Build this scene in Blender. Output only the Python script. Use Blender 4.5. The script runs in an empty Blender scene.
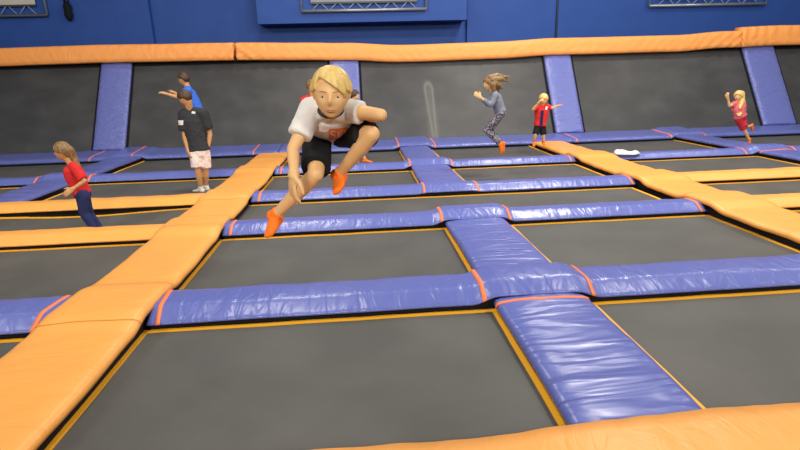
import bpy, bmesh, math, random
from mathutils import Vector, Matrix, noise
from mathutils.bvhtree import BVHTree
random.seed(7)
C = bpy.context.scene.collection
PI = math.pi
V = Vector

# ------------------------------------------------------------------ camera
F_PX = 510.0
CAM_H = 1.7
RIGHT = V((0.996155470897645, -0.08305558719648597, -0.02785762438073647))
DOWN = V((-0.04992807416003606, -0.2769777862597899, -0.9595782893173939))
FWD = V((0.07198239514882251, 0.9572800401941289, -0.2800597426167597))
cd = bpy.data.cameras.new('camera')
cam = bpy.data.objects.new('camera', cd)
C.objects.link(cam)
cd.sensor_width = 36.0
cd.lens = 36.0 * F_PX / 800.0
cd.clip_end = 200
m3 = Matrix((RIGHT, -DOWN, -FWD)).transposed()
cam.matrix_world = Matrix.Translation((0, 0, CAM_H)) @ m3.to_4x4()
bpy.context.scene.camera = cam


def A(u, v, Y):
    """world point at depth Y seen at photo pixel (u, v)"""
    d = RIGHT * ((u - 400) / F_PX) + DOWN * ((v - 225) / F_PX) + FWD
    t = Y / d.y
    return V((d.x * t, Y, CAM_H + d.z * t))


# --------------------------------------------------------------- materials
def new_mat(name, col, rough=0.6, spec=0.5, metal=0.0):
    m = bpy.data.materials.new(name)
    m.use_nodes = True
    b = m.node_tree.nodes['Principled BSDF']
    b.inputs['Base Color'].default_value = (*col, 1)
    b.inputs['Roughness'].default_value = rough
    b.inputs['Metallic'].default_value = metal
    b.inputs['Specular IOR Level'].default_value = spec
    return m


def add_noise(m, col2, scale=4.0, lo=0.35, hi=0.7, detail=4, stretch=(1, 1, 1), coord='Object'):
    """mix the base colour with col2 through a noise pattern (wear, weave, fading)"""
    nt = m.node_tree
    b = nt.nodes['Principled BSDF']
    c1 = tuple(b.inputs['Base Color'].default_value)
    tc = nt.nodes.new('ShaderNodeTexCoord')
    mp = nt.nodes.new('ShaderNodeMapping')
    mp.inputs['Scale'].default_value = stretch
    nz = nt.nodes.new('ShaderNodeTexNoise')
    nz.inputs['Scale'].default_value = scale
    nz.inputs['Detail'].default_value = detail
    rp = nt.nodes.new('ShaderNodeValToRGB')
    rp.color_ramp.elements[0].position = lo
    rp.color_ramp.elements[1].position = hi
    rp.color_ramp.elements[0].color = c1
    rp.color_ramp.elements[1].color = (*col2, 1)
    nt.links.new(tc.outputs[coord], mp.inputs['Vector'])
    nt.links.new(mp.outputs[0], nz.inputs['Vector'])
    nt.links.new(nz.outputs['Fac'], rp.inputs['Fac'])
    nt.links.new(rp.outputs['Color'], b.inputs['Base Color'])
    return m


def add_bump(m, scale=8.0, strength=0.3, dist=0.02, stretch=(1, 1, 1), distortion=0.0, detail=3):
    nt = m.node_tree
    b = nt.nodes['Principled BSDF']
    tc = nt.nodes.new('ShaderNodeTexCoord')
    mp = nt.nodes.new('ShaderNodeMapping')
    mp.inputs['Scale'].default_value = stretch
    nz = nt.nodes.new('ShaderNodeTexNoise')
    nz.inputs['Scale'].default_value = scale
    nz.inputs['Detail'].default_value = detail
    nz.inputs['Distortion'].default_value = distortion
    bp = nt.nodes.new('ShaderNodeBump')
    bp.inputs['Strength'].default_value = strength
    bp.inputs['Distance'].default_value = dist
    nt.links.new(tc.outputs['Object'], mp.inputs['Vector'])
    nt.links.new(mp.outputs[0], nz.inputs['Vector'])
    nt.links.new(nz.outputs['Fac'], bp.inputs['Height'])
    nt.links.new(bp.outputs['Normal'], b.inputs['Normal'])
    return m


BLUE = (0.115, 0.145, 0.455)
ORANGE = (0.87, 0.385, 0.08)
M = {}
M['blue_row'] = add_bump(new_mat('blue_vinyl', BLUE, 0.30, 0.6), 3.2, 0.5, 0.03, (2.2, 0.9, 1), 1.0, 2)
M['blue_col'] = add_bump(new_mat('blue_vinyl_strip', BLUE, 0.30, 0.6), 2.4, 0.7, 0.04, (0.6, 2.4, 1), 1.3, 1.5)
M['orange_row'] = add_bump(new_mat('orange_vinyl', ORANGE, 0.42, 0.5), 5, 0.4, 0.02, (2.0, 1.0, 1), 0.8)
M['orange_col'] = add_bump(new_mat('orange_vinyl_strip', ORANGE, 0.42, 0.5), 5, 0.4, 0.02, (0.8, 2.0, 1), 0.8)
M['orange_roll'] = add_bump(new_mat('orange_roll_vinyl', (0.95, 0.375, 0.095), 0.5, 0.4), 3, 0.5, 0.04, (2.0, 1, 1.2), 0.6)
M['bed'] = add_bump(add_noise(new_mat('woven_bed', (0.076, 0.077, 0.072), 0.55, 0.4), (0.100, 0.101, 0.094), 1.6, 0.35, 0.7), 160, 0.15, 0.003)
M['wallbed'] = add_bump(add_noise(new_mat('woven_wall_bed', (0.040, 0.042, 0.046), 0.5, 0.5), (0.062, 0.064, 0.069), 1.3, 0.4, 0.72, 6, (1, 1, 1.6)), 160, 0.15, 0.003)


def streaked_weave():
    """the wall weave with one pale loop-shaped streak in it"""
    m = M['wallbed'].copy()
    m.name = 'streaked_wall_bed'
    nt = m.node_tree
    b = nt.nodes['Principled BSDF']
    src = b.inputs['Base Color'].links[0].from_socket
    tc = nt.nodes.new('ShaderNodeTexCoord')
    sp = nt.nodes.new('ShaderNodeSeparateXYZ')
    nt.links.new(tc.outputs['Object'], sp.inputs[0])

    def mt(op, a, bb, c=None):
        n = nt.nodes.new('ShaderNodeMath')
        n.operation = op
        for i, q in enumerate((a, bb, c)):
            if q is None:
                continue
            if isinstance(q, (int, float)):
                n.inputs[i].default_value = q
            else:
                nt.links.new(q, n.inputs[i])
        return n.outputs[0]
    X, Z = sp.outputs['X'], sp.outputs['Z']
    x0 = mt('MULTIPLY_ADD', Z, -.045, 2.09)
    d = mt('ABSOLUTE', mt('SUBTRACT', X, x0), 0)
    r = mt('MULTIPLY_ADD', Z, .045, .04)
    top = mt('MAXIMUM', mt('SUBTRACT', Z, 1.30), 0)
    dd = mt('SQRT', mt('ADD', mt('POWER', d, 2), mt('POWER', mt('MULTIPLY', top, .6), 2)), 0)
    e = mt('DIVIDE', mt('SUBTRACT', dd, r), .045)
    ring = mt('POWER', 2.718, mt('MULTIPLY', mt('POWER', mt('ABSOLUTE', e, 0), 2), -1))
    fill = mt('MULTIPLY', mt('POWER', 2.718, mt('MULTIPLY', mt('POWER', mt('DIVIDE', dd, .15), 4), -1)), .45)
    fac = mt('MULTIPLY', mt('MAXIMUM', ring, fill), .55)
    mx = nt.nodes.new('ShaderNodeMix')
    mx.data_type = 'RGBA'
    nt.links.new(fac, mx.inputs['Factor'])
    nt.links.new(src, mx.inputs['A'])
    mx.inputs['B'].default_value = (.20, .20, .19, 1)  # paler grey mixed into the weave colour along the loop-shaped streak
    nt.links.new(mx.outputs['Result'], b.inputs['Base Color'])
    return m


M['wallbed_streaked'] = streaked_weave()
M['yellow'] = new_mat('yellow_webbing', (0.95, 0.45, 0.02), 0.6)
M['black'] = new_mat('black_skirt', (0.008, 0.008, 0.010), 0.8, 0.2)
M['strap'] = new_mat('orange_strap', (0.95, 0.22, 0.08), 0.55)
M['seam'] = new_mat('seam_thread', (0.50, 0.17, 0.03), 0.8)
M['wall'] = add_bump(add_noise(new_mat('blue_wall_paint', (0.022, 0.076, 0.33), 0.6, 0.3), (0.026, 0.084, 0.36), 2.0), 30, 0.05, 0.01)
M['floor'] = add_noise(new_mat('pit_floor', (0.012, 0.012, 0.013), 0.9, 0.2), (0.02, 0.02, 0.02), 3)
M['steel'] = add_noise(new_mat('galvanised_tube', (0.42, 0.46, 0.50), 0.4, 0.5, 0.6), (0.34, 0.38, 0.42), 8)
M['darksteel'] = new_mat('dark_tube', (0.05, 0.06, 0.08), 0.5)
M['cord'] = new_mat('pale_cord', (0.35, 0.42, 0.5), 0.7)
M['banner_w'] = add_noise(new_mat('beige_banner', (0.55, 0.53, 0.47), 0.7), (0.6, 0.58, 0.52), 3)
M['banner_b'] = add_noise(new_mat('grey_banner', (0.25, 0.28, 0.32), 0.7), (0.3, 0.33, 0.36), 3)
M['pipe'] = new_mat('dark_conduit', (0.012, 0.02, 0.05), 0.6)
M['cloth'] = new_mat('white_cotton', (0.86, 0.86, 0.84), 0.9, 0.2)


def fabric(name, col, col2=None, sc=30):
    m = new_mat(name, col, 0.85, 0.2)
    if col2:
        add_noise(m, col2, sc, 0.45, 0.55, 2)
    return add_bump(m, 9, 0.35, 0.02, (1, 1, 1), 0.5)


def skin(name, col):
    m = new_mat(name, col, 0.5, 0.4)
    b = m.node_tree.nodes['Principled BSDF']
    b.inputs['Subsurface Weight'].default_value = 0.12
    b.inputs['Subsurface Radius'].default_value = (0.012, 0.005, 0.003)
    b.inputs['Subsurface Scale'].default_value = 0.5
    return m


M['skin'] = skin('fair_skin', (0.77, 0.47, 0.22))
M['skin_tan'] = skin('tan_skin', (0.58, 0.31, 0.14))
M['blond'] = add_noise(add_bump(new_mat('blond_hair', (0.78, 0.56, 0.20), 0.45), 40, 0.4, 0.01, (1, 1, 0.25)), (0.52, 0.32, 0.08), 26, 0.45, 0.8, 3, (1, 1, 0.3))
M['brown'] = add_noise(add_bump(new_mat('brown_hair', (0.075, 0.035, 0.014), 0.5), 40, 0.4, 0.01, (1, 1, 0.25)), (0.03, 0.015, 0.006), 30)
M['lightbrown'] = add_noise(add_bump(new_mat('light_brown_hair', (0.27, 0.16, 0.06), 0.5), 40, 0.4, 0.01, (1, 1, 0.25)), (0.14, 0.075, 0.025), 30)
M['eyewhite'] = new_mat('eye_white', (0.50, 0.44, 0.38), 0.4)
M['iris'] = new_mat('dark_iris', (0.05, 0.035, 0.025), 0.3)
M['lip'] = new_mat('lip', (0.56, 0.24, 0.13), 0.5)
M['browhair'] = new_mat('eyebrow_hair', (0.52, 0.30, 0.12), 0.8)
M['white_tee'] = fabric('white_tee_cotton', (0.80, 0.77, 0.75))
M['black_shorts'] = fabric('black_shorts_cloth', (0.012, 0.013, 0.015))
M['orange_sock'] = fabric('orange_sock_knit', (0.95, 0.20, 0.02))
M['white_sock'] = fabric('white_sock_knit', (0.7, 0.68, 0.65))
M['red_tee'] = fabric('red_tee_cotton', (0.62, 0.03, 0.03))
M['navy'] = fabric('navy_leggings_knit', (0.025, 0.035, 0.12))
M['dark_tee'] = fabric('charcoal_tee_cotton', (0.035, 0.037, 0.045))
M['pale_shorts'] = fabric('pale_shorts_cloth', (0.84, 0.78, 0.75), (0.74, 0.58, 0.58), 16)
M['blue_tee'] = fabric('blue_tee_cotton', (0.05, 0.16, 0.70))
M['grey_top'] = fabric('grey_top_jersey', (0.22, 0.24, 0.31))
M['pattern'] = fabric('dark_patterned_leggings', (0.05, 0.045, 0.065), (0.30, 0.28, 0.33), 34)
M['navy_panel'] = fabric('navy_panel_cloth', (0.02, 0.02, 0.08))
M['pink_top'] = fabric('pink_top_cotton', (0.75, 0.16, 0.18))
M['red_shorts'] = fabric('red_shorts_cloth', (0.50, 0.03, 0.04))
M['lightblue_tee'] = fabric('light_blue_tee', (0.50, 0.60, 0.75))
M['collar'] = new_mat('dark_collar', (0.03, 0.02, 0.02), 0.8)
M['print'] = new_mat('orange_print', (0.80, 0.20, 0.03), 0.7)
M['print_pale'] = new_mat('pale_print', (0.85, 0.62, 0.50), 0.7)


# ------------------------------------------------------------- object tools
def link(name, me, mat, parent=None):
    o = bpy.data.objects.new(name, me)
    C.objects.link(o)
    if mat and not me.materials:
        me.materials.append(mat)
    if parent:
        o.parent = parent
        o.matrix_parent_inverse = Matrix.Translation(parent.location).inverted()
    return o


def obj(name, bm, mat, parent=None, smooth=True):
    me = bpy.data.meshes.new(name)
    bmesh.ops.recalc_face_normals(bm, faces=bm.faces[:])
    bm.to_mesh(me)
    bm.free()
    if smooth:
        me.polygons.foreach_set('use_smooth', [True] * len(me.polygons))
    return link(name, me, mat, parent)


def tag(o, label, cat, group=None, kind=None):
    o['label'] = label
    o['category'] = cat
    if group:
        o['group'] = group
    if kind:
        o['kind'] = kind
    return o


def thing(name, label, cat, loc=(0, 0, 0), group=None):
    o = bpy.data.objects.new(name, None)
    C.objects.link(o)
    o.location = loc
    o.empty_display_size = 0.1
    return tag(o, label, cat, group)


def struct(o):
    o['kind'] = 'structure'
    return o


def box(bm, x0, x1, y0, y1, z0, z1):
    vs = [bm.verts.new((x, y, z)) for x in (x0, x1) for y in (y0, y1) for z in (z0, z1)]
    for q in ((0, 1, 3, 2), (4, 6, 7, 5), (0, 4, 5, 1), (2, 3, 7, 6), (0, 2, 6, 4), (1, 5, 7, 3)):
        bm.faces.new([vs[i] for i in q])


def frame_of(d):
    d = d.normalized()
    a = V((0, 0, 1)) if abs(d.z) < 0.9 else V((1, 0, 0))
    x = d.cross(a).normalized()
    return x, d.cross(x).normalized(), d


def loft(bm, rings, cap=True):
    """rings: lists of points of one length"""
    vr = [[bm.verts.new(p) for p in r] for r in rings]
    n = len(vr[0])
    for a, b in zip(vr, vr[1:]):
        for i in range(n):
            bm.faces.new((a[i], a[(i + 1) % n], b[(i + 1) % n], b[i]))
    if cap:
        bm.faces.new(vr[0][::-1])
        bm.faces.new(vr[-1])


def circ(c, x, y, rx, ry, n=20):
    return [c + x * (rx * math.cos(2 * PI * i / n)) + y * (ry * math.sin(2 * PI * i / n)) for i in range(n)]


def tube(bm, a, b, ra, rb=None, n=12):
    rb = ra if rb is None else rb
    x, y, d = frame_of(b - a)
    loft(bm, [circ(a, x, y, ra, ra, n), circ(b, x, y, rb, rb, n)])


def ball(bm, c, r, scale=(1, 1, 1), rot=None, seg=16):
    rows = max(6, seg // 2)
    B_ = (rot or Matrix.Identity(3)) @ Matrix.Diagonal((r * scale[0], r * scale[1], r * scale[2]))
    top, bot = bm.verts.new(c + B_ @ V((0, 0, 1))), bm.verts.new(c - B_ @ V((0, 0, 1)))
    vr = []
    for j in range(1, rows):
        t = PI * j / rows
        vr.append([bm.verts.new(c + B_ @ V((math.sin(t) * math.cos(2 * PI * i / seg), math.sin(t) * math.sin(2 * PI * i / seg), math.cos(t)))) for i in range(seg)])
    for p, q in zip(vr, vr[1:]):
        for i in range(seg):
            bm.faces.new((p[i], q[i], q[(i + 1) % seg], p[(i + 1) % seg]))
    for i in range(seg):
        bm.faces.new((top, vr[0][i], vr[0][(i + 1) % seg]))
        bm.faces.new((bot, vr[-1][(i + 1) % seg], vr[-1][i]))


def limb(bm, pts, rad, ends=(True, True)):
    """tapering rounded limb through joints, smoothly interpolated"""
    for i in range(len(pts) - 1):
        tube(bm, pts[i], pts[i + 1], rad[i], rad[i + 1], 16)
    for i, (p, r) in enumerate(zip(pts, rad)):
        if (i == 0 and not ends[0]) or (i == len(pts) - 1 and not ends[1]):
            continue
        ball(bm, p, r)


def remeshed(name, bm, mat, voxel, parent=None, smooth=4, factor=0.5, wrinkle=0.0, wscale=8.0):
    me = bpy.data.meshes.new(name + '_raw')
    bmesh.ops.recalc_face_normals(bm, faces=bm.faces[:])
    bm.to_mesh(me)
    bm.free()
    t = bpy.data.objects.new('raw', me)
    C.objects.link(t)
    r = t.modifiers.new('r', 'REMESH')
    r.mode = 'VOXEL'
    r.voxel_size = voxel
    if smooth:
        s = t.modifiers.new('s', 'SMOOTH')
        s.iterations = smooth
        s.factor = factor
    bpy.context.view_layer.update()
    dg = bpy.context.evaluated_depsgraph_get()
    out = bpy.data.meshes.new_from_object(t.evaluated_get(dg))
    out.name = name
    bpy.data.objects.remove(t)
    bpy.data.meshes.remove(me)
    if wrinkle:
        for v in out.vertices:
            k = noise.noise(v.co * wscale) + 0.5 * noise.noise(v.co * wscale * 2.3)
            v.co += v.normal * ((k + .75) * wrinkle)
    out.polygons.foreach_set('use_smooth', [True] * len(out.polygons))
    out.materials.clear()
    out.materials.append(mat)
    return link(name, out, mat, parent)


# ------------------------------------------------------------- the pad grid
MAT_Z = -0.15
PIT_Z = -1.0
ROWS = {'F': (1.45, 2.085), 'R0': (3.72, 4.21), 'R1': (6.05, 6.44), 'R2': (7.80, 8.20), 'R3': (10.15, 10.54), 'B': (13.05, 14.0)}
COLS = {'LL': (-6.10, -5.38), 'CL': (-2.45, -1.70), 'CC': (1.02, 1.77), 'CR': (4.45, 5.25), 'RR': (8.43, 9.12)}


def hump(t, c, w, h, soft=0.22):
    d = abs(t - c) - w / 2
    if d <= 0:
        return h
    if d >= soft:
        return 0.0
    return h * (0.5 + 0.5 * math.cos(PI * d / soft))


def row_profile(y0, y1, base=False):
    # (y, z) going from the front lower lip over the top to the back lower lip
    if base:
        return [(y0 + .03, -.11), (y0 + .005, -.10), (y0, -.075), (y0 + .02, -.04), (y0 + .09, -.012), (y0 + .2, 0), (y0 + .35, .01), (y0 + .5, .02),
                (y0 + .7, .03), (y1 - .1, .05), (y1, .05), (y1 + .01, .03), (y1 + .01, -.10)]
    w = y1 - y0
    return [(y0 + .03, -.103), (y0 + .006, -.101), (y0, -.092), (y0 + .010, -.080), (y0 + .035, -.064), (y0 + .07, -.043), (y0 + .105, -.023), (y0 + .135, -.006), (y0 + .155, .001), (y0 + .185, .004),
            (y0 + .27 + (w - .27) * .35, .003), (y0 + .27 + (w - .27) * .7, .001), (y1 - .02, -.006), (y1, -.03), (y1, -.085), (y1 - .03, -.11)]


def pad(name, label, mat, axis, a0, a1, prof, lift, seed, wr=0.004, group=None, straps=(), seams=(), cat='pad', skirt=True, endtaper=False, edge=0.012):
    """vinyl covered foam pad: a profile swept along X or Y, with folds in the cover"""
    root = thing(name, label, cat, (((a0 + a1) / 2, prof[0][0], PIT_Z) if axis == 'X' else ((prof[0][0] + prof[-1][0]) / 2, (a0 + a1) / 2, PIT_Z)), group)

    def P(t, p, off=0.0):
        c, z = p
        cm = (prof[0][0] + prof[-1][0]) / 2
        ly = lift(t)
        top = max(0.0, min(1.0, (z + .11) / .1))
        q = V((t * 1.1, c * 1.1, seed * 7.3))
        n1 = noise.noise(V((t * 3.2 + c * 2.0, c * 1.5 - t * .4, seed)))
        n2 = noise.noise(V((t * 8 - c * 5, c * 3.0, seed + 5)))
        e = noise.noise(V((t * 1.7, seed * 3.1, 0.3))) * edge
        cc = c + (e if abs(c - prof[-1][0]) < .06 else 0) + (e * .7 if abs(c - prof[0][0]) < .06 else 0)
        zz = z + ly + top * wr * (1.4 * n1 + 0.8 * n2) + off
        if off:
            cc += (c - cm) / max(.05, abs(c - cm)) * min(abs(c - cm) * .05, .006)
        return V((t, cc, zz)) if axis == 'X' else V((cc, t, zz))
    bm = bmesh.new()
    n = max(4, int(abs(a1 - a0) / 0.045))
    rings = []
    for i in range(n + 1):
        t = a0 + (a1 - a0) * i / n
        rings.append([P(t, p) for p in prof])
    loft(bm, rings)
    obj('cover', bm, mat, root)
    if skirt:
        bm = bmesh.new()
        c0, c1 = min(p[0] for p in prof) + .04, max(p[0] for p in prof) - .04
        if axis == 'X':
            box(bm, a0 + .01, a1 - .01, c0, c1, PIT_Z, -.075)
        else:
            box(bm, c0, c1, a0 + .01, a1 - .01, PIT_Z, prof[0][1] + .02)
        obj('skirt', bm, M['black'], root, False)
    for s in straps:
        bm = bmesh.new()
        s0, tilt = s if isinstance(s, tuple) else (s, 0)
        pr = prof[1:-2]
        w = .017
        rr = []
        for k in (-1, 0, 1):
            rr.append([P(s0 + k * w + tilt * (p[0] - pr[0][0]), p, .007 if k == 0 else .005) for p in pr])
        vs = [[bm.verts.new(p) for p in r] for r in rr]
        lo = [[bm.verts.new(p - V((0, 0, .006))) for p in r] for r in (rr[0], rr[2])]
        for r0, r1 in ((vs[0], vs[1]), (vs[1], vs[2]), (lo[0], vs[0]), (vs[2], lo[1])):
            for i in range(len(pr) - 1):
                bm.faces.new((r0[i], r0[i + 1], r1[i + 1], r1[i]))
        obj('strap', bm, M['strap'], root)['label'] = 'orange band across the blue pad'
    for s in seams:
        bm = bmesh.new()
        pr = prof[2:-2]
        rr = [[P(s + k * .003 + .02 * noise.noise(V((p[0] * 3, s, 1))), p, .0035) for p in pr] for k in (-1, 1)]
        vs = [[bm.verts.new(p) for p in r] for r in rr]
        for i in range(len(pr) - 1):
            bm.faces.new((vs[0][i], vs[0][i + 1], vs[1][i + 1], vs[1][i]))
        obj('seam', bm, M['seam'], root)
    return root


def cx(k):
    return (COLS[k][0] + COLS[k][1]) / 2


def arches(*ks, h=.06):
    cs = [(cx(k), COLS[k][1] - COLS[k][0] - .1) for k in ks]
    return lambda t: sum(hump(t, c, w, h) for c, w in cs)


def col_profile(x0, x1, zt=0.0):
    w = x1 - x0
    pts = [(x0 + .03, -.072), (x0 + .002, -.068), (x0 - .003, -.045), (x0 + .012, -.018), (x0 + .05, -.005)]
    for k in range(1, 9):
        pts.append((x0 + .06 + (w - .12) * k / 9, .004 * math.sin(PI * k / 9)))
    pts += [(x1 - .05, -.005), (x1 - .012, -.018), (x1 + .003, -.045), (x1 - .002, -.068), (x1 - .03, -.072)]
    return [(x, z + zt) for x, z in pts]


CLe, CRe = COLS['CL'], COLS['CR']
OFF = 0.01
# centre bay blue rows
pad('floor_pad', 'wide blue pad crossing the near middle, nearest blue row to the camera', M['blue_row'], 'X', CLe[1] - .01, CRe[0] + .01, row_profile(*ROWS['R0']), arches('CC'), 1, .005, straps=((-1.62, -.1), .95, (1.86, 0.02)))
pad('floor_pad', 'blue pad row behind the near grey beds, second blue row from the camera', M['blue_row'], 'X', CLe[1] - .01, CRe[0] + .01, row_profile(*ROWS['R1']), arches('CC'), 2, .005, straps=(-1.61, .98, 1.85, 4.38))
pad('floor_pad', 'blue pad row behind the one extra wide grey bed, third blue row from the camera', M['blue_row'], 'X', CLe[1] - .01, CRe[0] + .01, row_profile(*ROWS['R2']), arches('CC', h=.02), 3, .005, straps=(-1.58, .99, 1.85, 4.4))
pad('floor_pad', 'blue pad row under the jumping girl in grey, fourth blue row from the camera', M['blue_row'], 'X', CLe[1] - .01, CRe[0] + .01, row_profile(*ROWS['R3']), arches('CC'), 4, .005, straps=(-1.58, 1.0, 1.86, 4.35))
# left bay rows
pad('floor_pad', 'short blue pad at the left edge tucked under the orange strip', M['blue_row'], 'X', -5.36, CLe[0] + .01, row_profile(*ROWS['R0']), lambda t: 0, 5, .010, straps=((-2.55, .08),))
pad('floor_pad', 'orange pad row at left in front of the girl in red', M['orange_row'], 'X', -9.0, CLe[0] + .03, row_profile(*ROWS['R1']), lambda t: 0, 6, .006)
pad('floor_pad', 'orange pad row at left behind the girl in red', M['orange_row'], 'X', -9.6, CLe[0] + .03, row_profile(*ROWS['R2']), lambda t: 0, 7, .006)
pad('floor_pad', 'blue pad row at left beyond the girl in red, level with her head', M['blue_row'], 'X', -12.0, CLe[0] + .01, row_profile(*ROWS['R3']), arches('LL'), 8, .005, straps=(-6.25, -5.25))
# right bay rows
pad('floor_pad', 'orange pad row at the right edge, nearer of the two on that side', M['orange_row'], 'X', CRe[1] - .03, 8.4, row_profile(*ROWS['R1']), lambda t: 0, 9, .006)
pad('floor_pad', 'orange pad row at the right, farther of the two on that side', M['orange_row'], 'X', CRe[1] - .03, 12.5, row_profile(*ROWS['R2']), lambda t: 0, 10, .006)
pad('floor_pad', 'blue pad row at right with the white cloth on its left end', M['blue_row'], 'X', CRe[1] - .01, 15.0, row_profile(*ROWS['R3']), arches('RR'), 11, .005, straps=(8.18, 9.3))
# base of the sloping wall
pad('base_pad', 'blue pad along the foot of the sloping wall, left section', M['blue_row'], 'X', -14.0, -2.06, row_profile(*ROWS['B'], base=True), arches('LL', h=.06), 12, .008, straps=(-6.62, -5.6, -2.66))
pad('base_pad', 'blue pad along the foot of the sloping wall, middle section', M['blue_row'], 'X', -2.04, 5.6, row_profile(*ROWS['B'], base=True), arches('CC', h=.06), 13, .008, straps=(1.0, 1.95))
pad('base_pad', 'blue pad along the foot of the sloping wall, right section', M['blue_row'], 'X', 5.62, 17.0, row_profile(*ROWS['B'], base=True), arches('RR', h=.06), 14, .008, straps=(5.72, 8.3, 9.25))
# front orange row
pad('floor_pad', 'orange pad along the bottom right corner, right in front of the camera', M['orange_row'], 'X', CLe[1] - .02, 5.3, row_profile(*ROWS['F']), lambda t: hump(t, 2.1, 1.7, .055, .8), 15, .008)


def col_lift(rows, h, w=.42, soft=.3):
    return lambda t: sum(hump(t, (ROWS[r][0] + ROWS[r][1]) / 2, w, h, soft) for r in rows)


pad('strip_pad', 'long orange strip running from bottom left up to the wall', M['orange_col'], 'Y', 1.0, 12.6, col_profile(*CLe), col_lift(('R0', 'R1', 'R2', 'R3'), .045), 21, .006, seams=(3.6, 4.31, 6.1, 7.6, 10.2), edge=.025)
pad('strip_pad', 'long orange strip at right running from the wall to the right edge', M['orange_col'], 'Y', 3.0, 12.75, col_profile(*CRe), col_lift(('R0', 'R1', 'R2', 'R3'), .05), 22, .007, seams=(6.55, 8.3), edge=.05)
CCp = lambda: col_profile(*COLS['CC'], zt=-.028)
pad('strip_pad', 'blue strip in front, from the orange front pad to the nearest blue row', M['blue_col'], 'Y', ROWS['F'][1] - .05, ROWS['R0'][0] - .03, CCp(), lambda t: 0, 23, .011, straps=(3.615,))
pad('strip_pad', 'blue strip between the nearest and the second blue row', M['blue_col'], 'Y', ROWS['R0'][1] - .04, ROWS['R1'][0] - .03, CCp(), lambda t: 0, 24, .011)
pad('strip_pad', 'blue strip between the third and the fourth blue row', M['blue_col'], 'Y', ROWS['R2'][1] - .04, ROWS['R3'][0] - .03, CCp(), lambda t: 0, 25, .010)
pad('strip_pad', 'blue strip in the middle between the fourth blue row and the wall', M['blue_col'], 'Y', ROWS['R3'][1] - .04, ROWS['B'][0] - .03, CCp(), lambda t: 0, 26, .010)
LLp = lambda: col_profile(*COLS['LL'], zt=-.012)
pad('strip_pad', 'blue strip at left between the orange row behind the girl and the blue row', M['blue_col'], 'Y', ROWS['R2'][1] - .04, ROWS['R3'][0] + .04, LLp(), lambda t: 0, 27, .010)
pad('strip_pad', 'blue strip at left by the wall, right of the head of the girl in red', M['blue_col'], 'Y', ROWS['R3'][1] - .04, ROWS['B'][0] + .04, LLp(), lambda t: 0, 28, .010)
RRp = lambda: col_profile(*COLS['RR'], zt=-.012)
pad('strip_pad', 'blue strip at the right edge, in front of the running girl', M['blue_col'], 'Y', ROWS['R2'][1] - .04, ROWS['R3'][0] + .04, RRp(), lambda t: 0, 29, .010, straps=(10.08,))
pad('strip_pad', 'blue strip at right beside the running girl, by the wall', M['blue_col'], 'Y', ROWS['R3'][1] - .04, ROWS['B'][0] + .04, RRp(), lambda t: 0, 30, .010)


# ------------------------------------------------------------- the beds
def bed(label, x0, x1, y0, y1, sag=0.012, seed=0, sx=None, sy=None, amp=0.0):
    root = thing('trampoline', label, 'trampoline', ((x0 + x1) / 2, (y0 + y1) / 2, PIT_Z))
    bw = .045

    def Z(x, y):
        u = (x - x0) / (x1 - x0)
        v = (y - y0) / (y1 - y0)
        z = MAT_Z - sag * 16 * u * (1 - u) * v * (1 - v)
        z += .004 * noise.noise(V((x * 2.0, y * 2.0, seed)))
        if amp:
            z -= amp * math.exp(-((x - sx) ** 2 / 1.1 + (y - sy) ** 2 / .35))
        return z
    bm = bmesh.new()
    nx, ny = int((x1 - x0) / .09), int((y1 - y0) / .09)
    g = [[bm.verts.new((x0 + bw + (x1 - x0 - 2 * bw) * i / nx, y0 + bw + (y1 - y0 - 2 * bw) * j / ny, 0)) for i in range(nx + 1)] for j in range(ny + 1)]
    for r in g:
        for v in r:
            v.co.z = Z(v.co.x, v.co.y)
    for j in range(ny):
        for i in range(nx):
            bm.faces.new((g[j][i], g[j][i + 1], g[j + 1][i + 1], g[j + 1][i]))
    obj('bed', bm, M['bed'], root)
    # webbing round the edge
    bm = bmesh.new()
    path = []
    n = 40
    for k in range(n):
        path.append((x0 + (x1 - x0) * k / n, y0, 0, 1))
    for k in range(n):
        path.append((x1, y0 + (y1 - y0) * k / n, -1, 0))
    for k in range(n):
        path.append((x1 - (x1 - x0) * k / n, y1, 0, -1))
    for k in range(n):
        path.append((x0, y1 - (y1 - y0) * k / n, 1, 0))
    rings = []
    for i, (x, y, ix, iy) in enumerate(path):
        if i % n == 0:
            ix, iy = {0: (1, 1), 1: (-1, 1), 2: (-1, -1), 3: (1, -1)}[i // n]
        e = .006 * noise.noise(V((x * 4, y * 4, seed + 9)))
        o0, o1 = e, bw + e * .5
        a = V((x + ix * o0, y + iy * o0, 0))
        b = V((x + ix * o1, y + iy * o1, 0))
        za, zb = Z(x, y), Z(b.x, b.y)
        rings.append([V((a.x, a.y, za - .002)), V((a.x, a.y, za + .007)), V((b.x, b.y, zb + .007)), V((b.x, b.y, zb - .002))])
    rings.append(rings[0])
    loft(bm, rings, cap=False)
    bmesh.ops.remove_doubles(bm, verts=bm.verts[:], dist=1e-5)
    obj('yellow_binding', bm, M['yellow'], root, False)['label'] = 'yellow webbing border of the bed'
    # black spring cover outside the webbing, down to the steel rail
    bm = bmesh.new()
    for (a0, a1, b0, b1) in ((x0 - .055, x1 + .055, y0 - .055, y0 + .01), (x0 - .055, x1 + .055, y1 - .01, y1 + .055), (x0 - .055, x0 + .01, y0, y1), (x1 - .01, x1 + .055, y0, y1)):
        box(bm, a0, a1, b0, b1, MAT_Z - .05, MAT_Z - .02)
    obj('spring_cover', bm, M['black'], root, False)
    return root


def gap(a, b):
    return COLS[a][1] - .045, COLS[b][0] + .03


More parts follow.
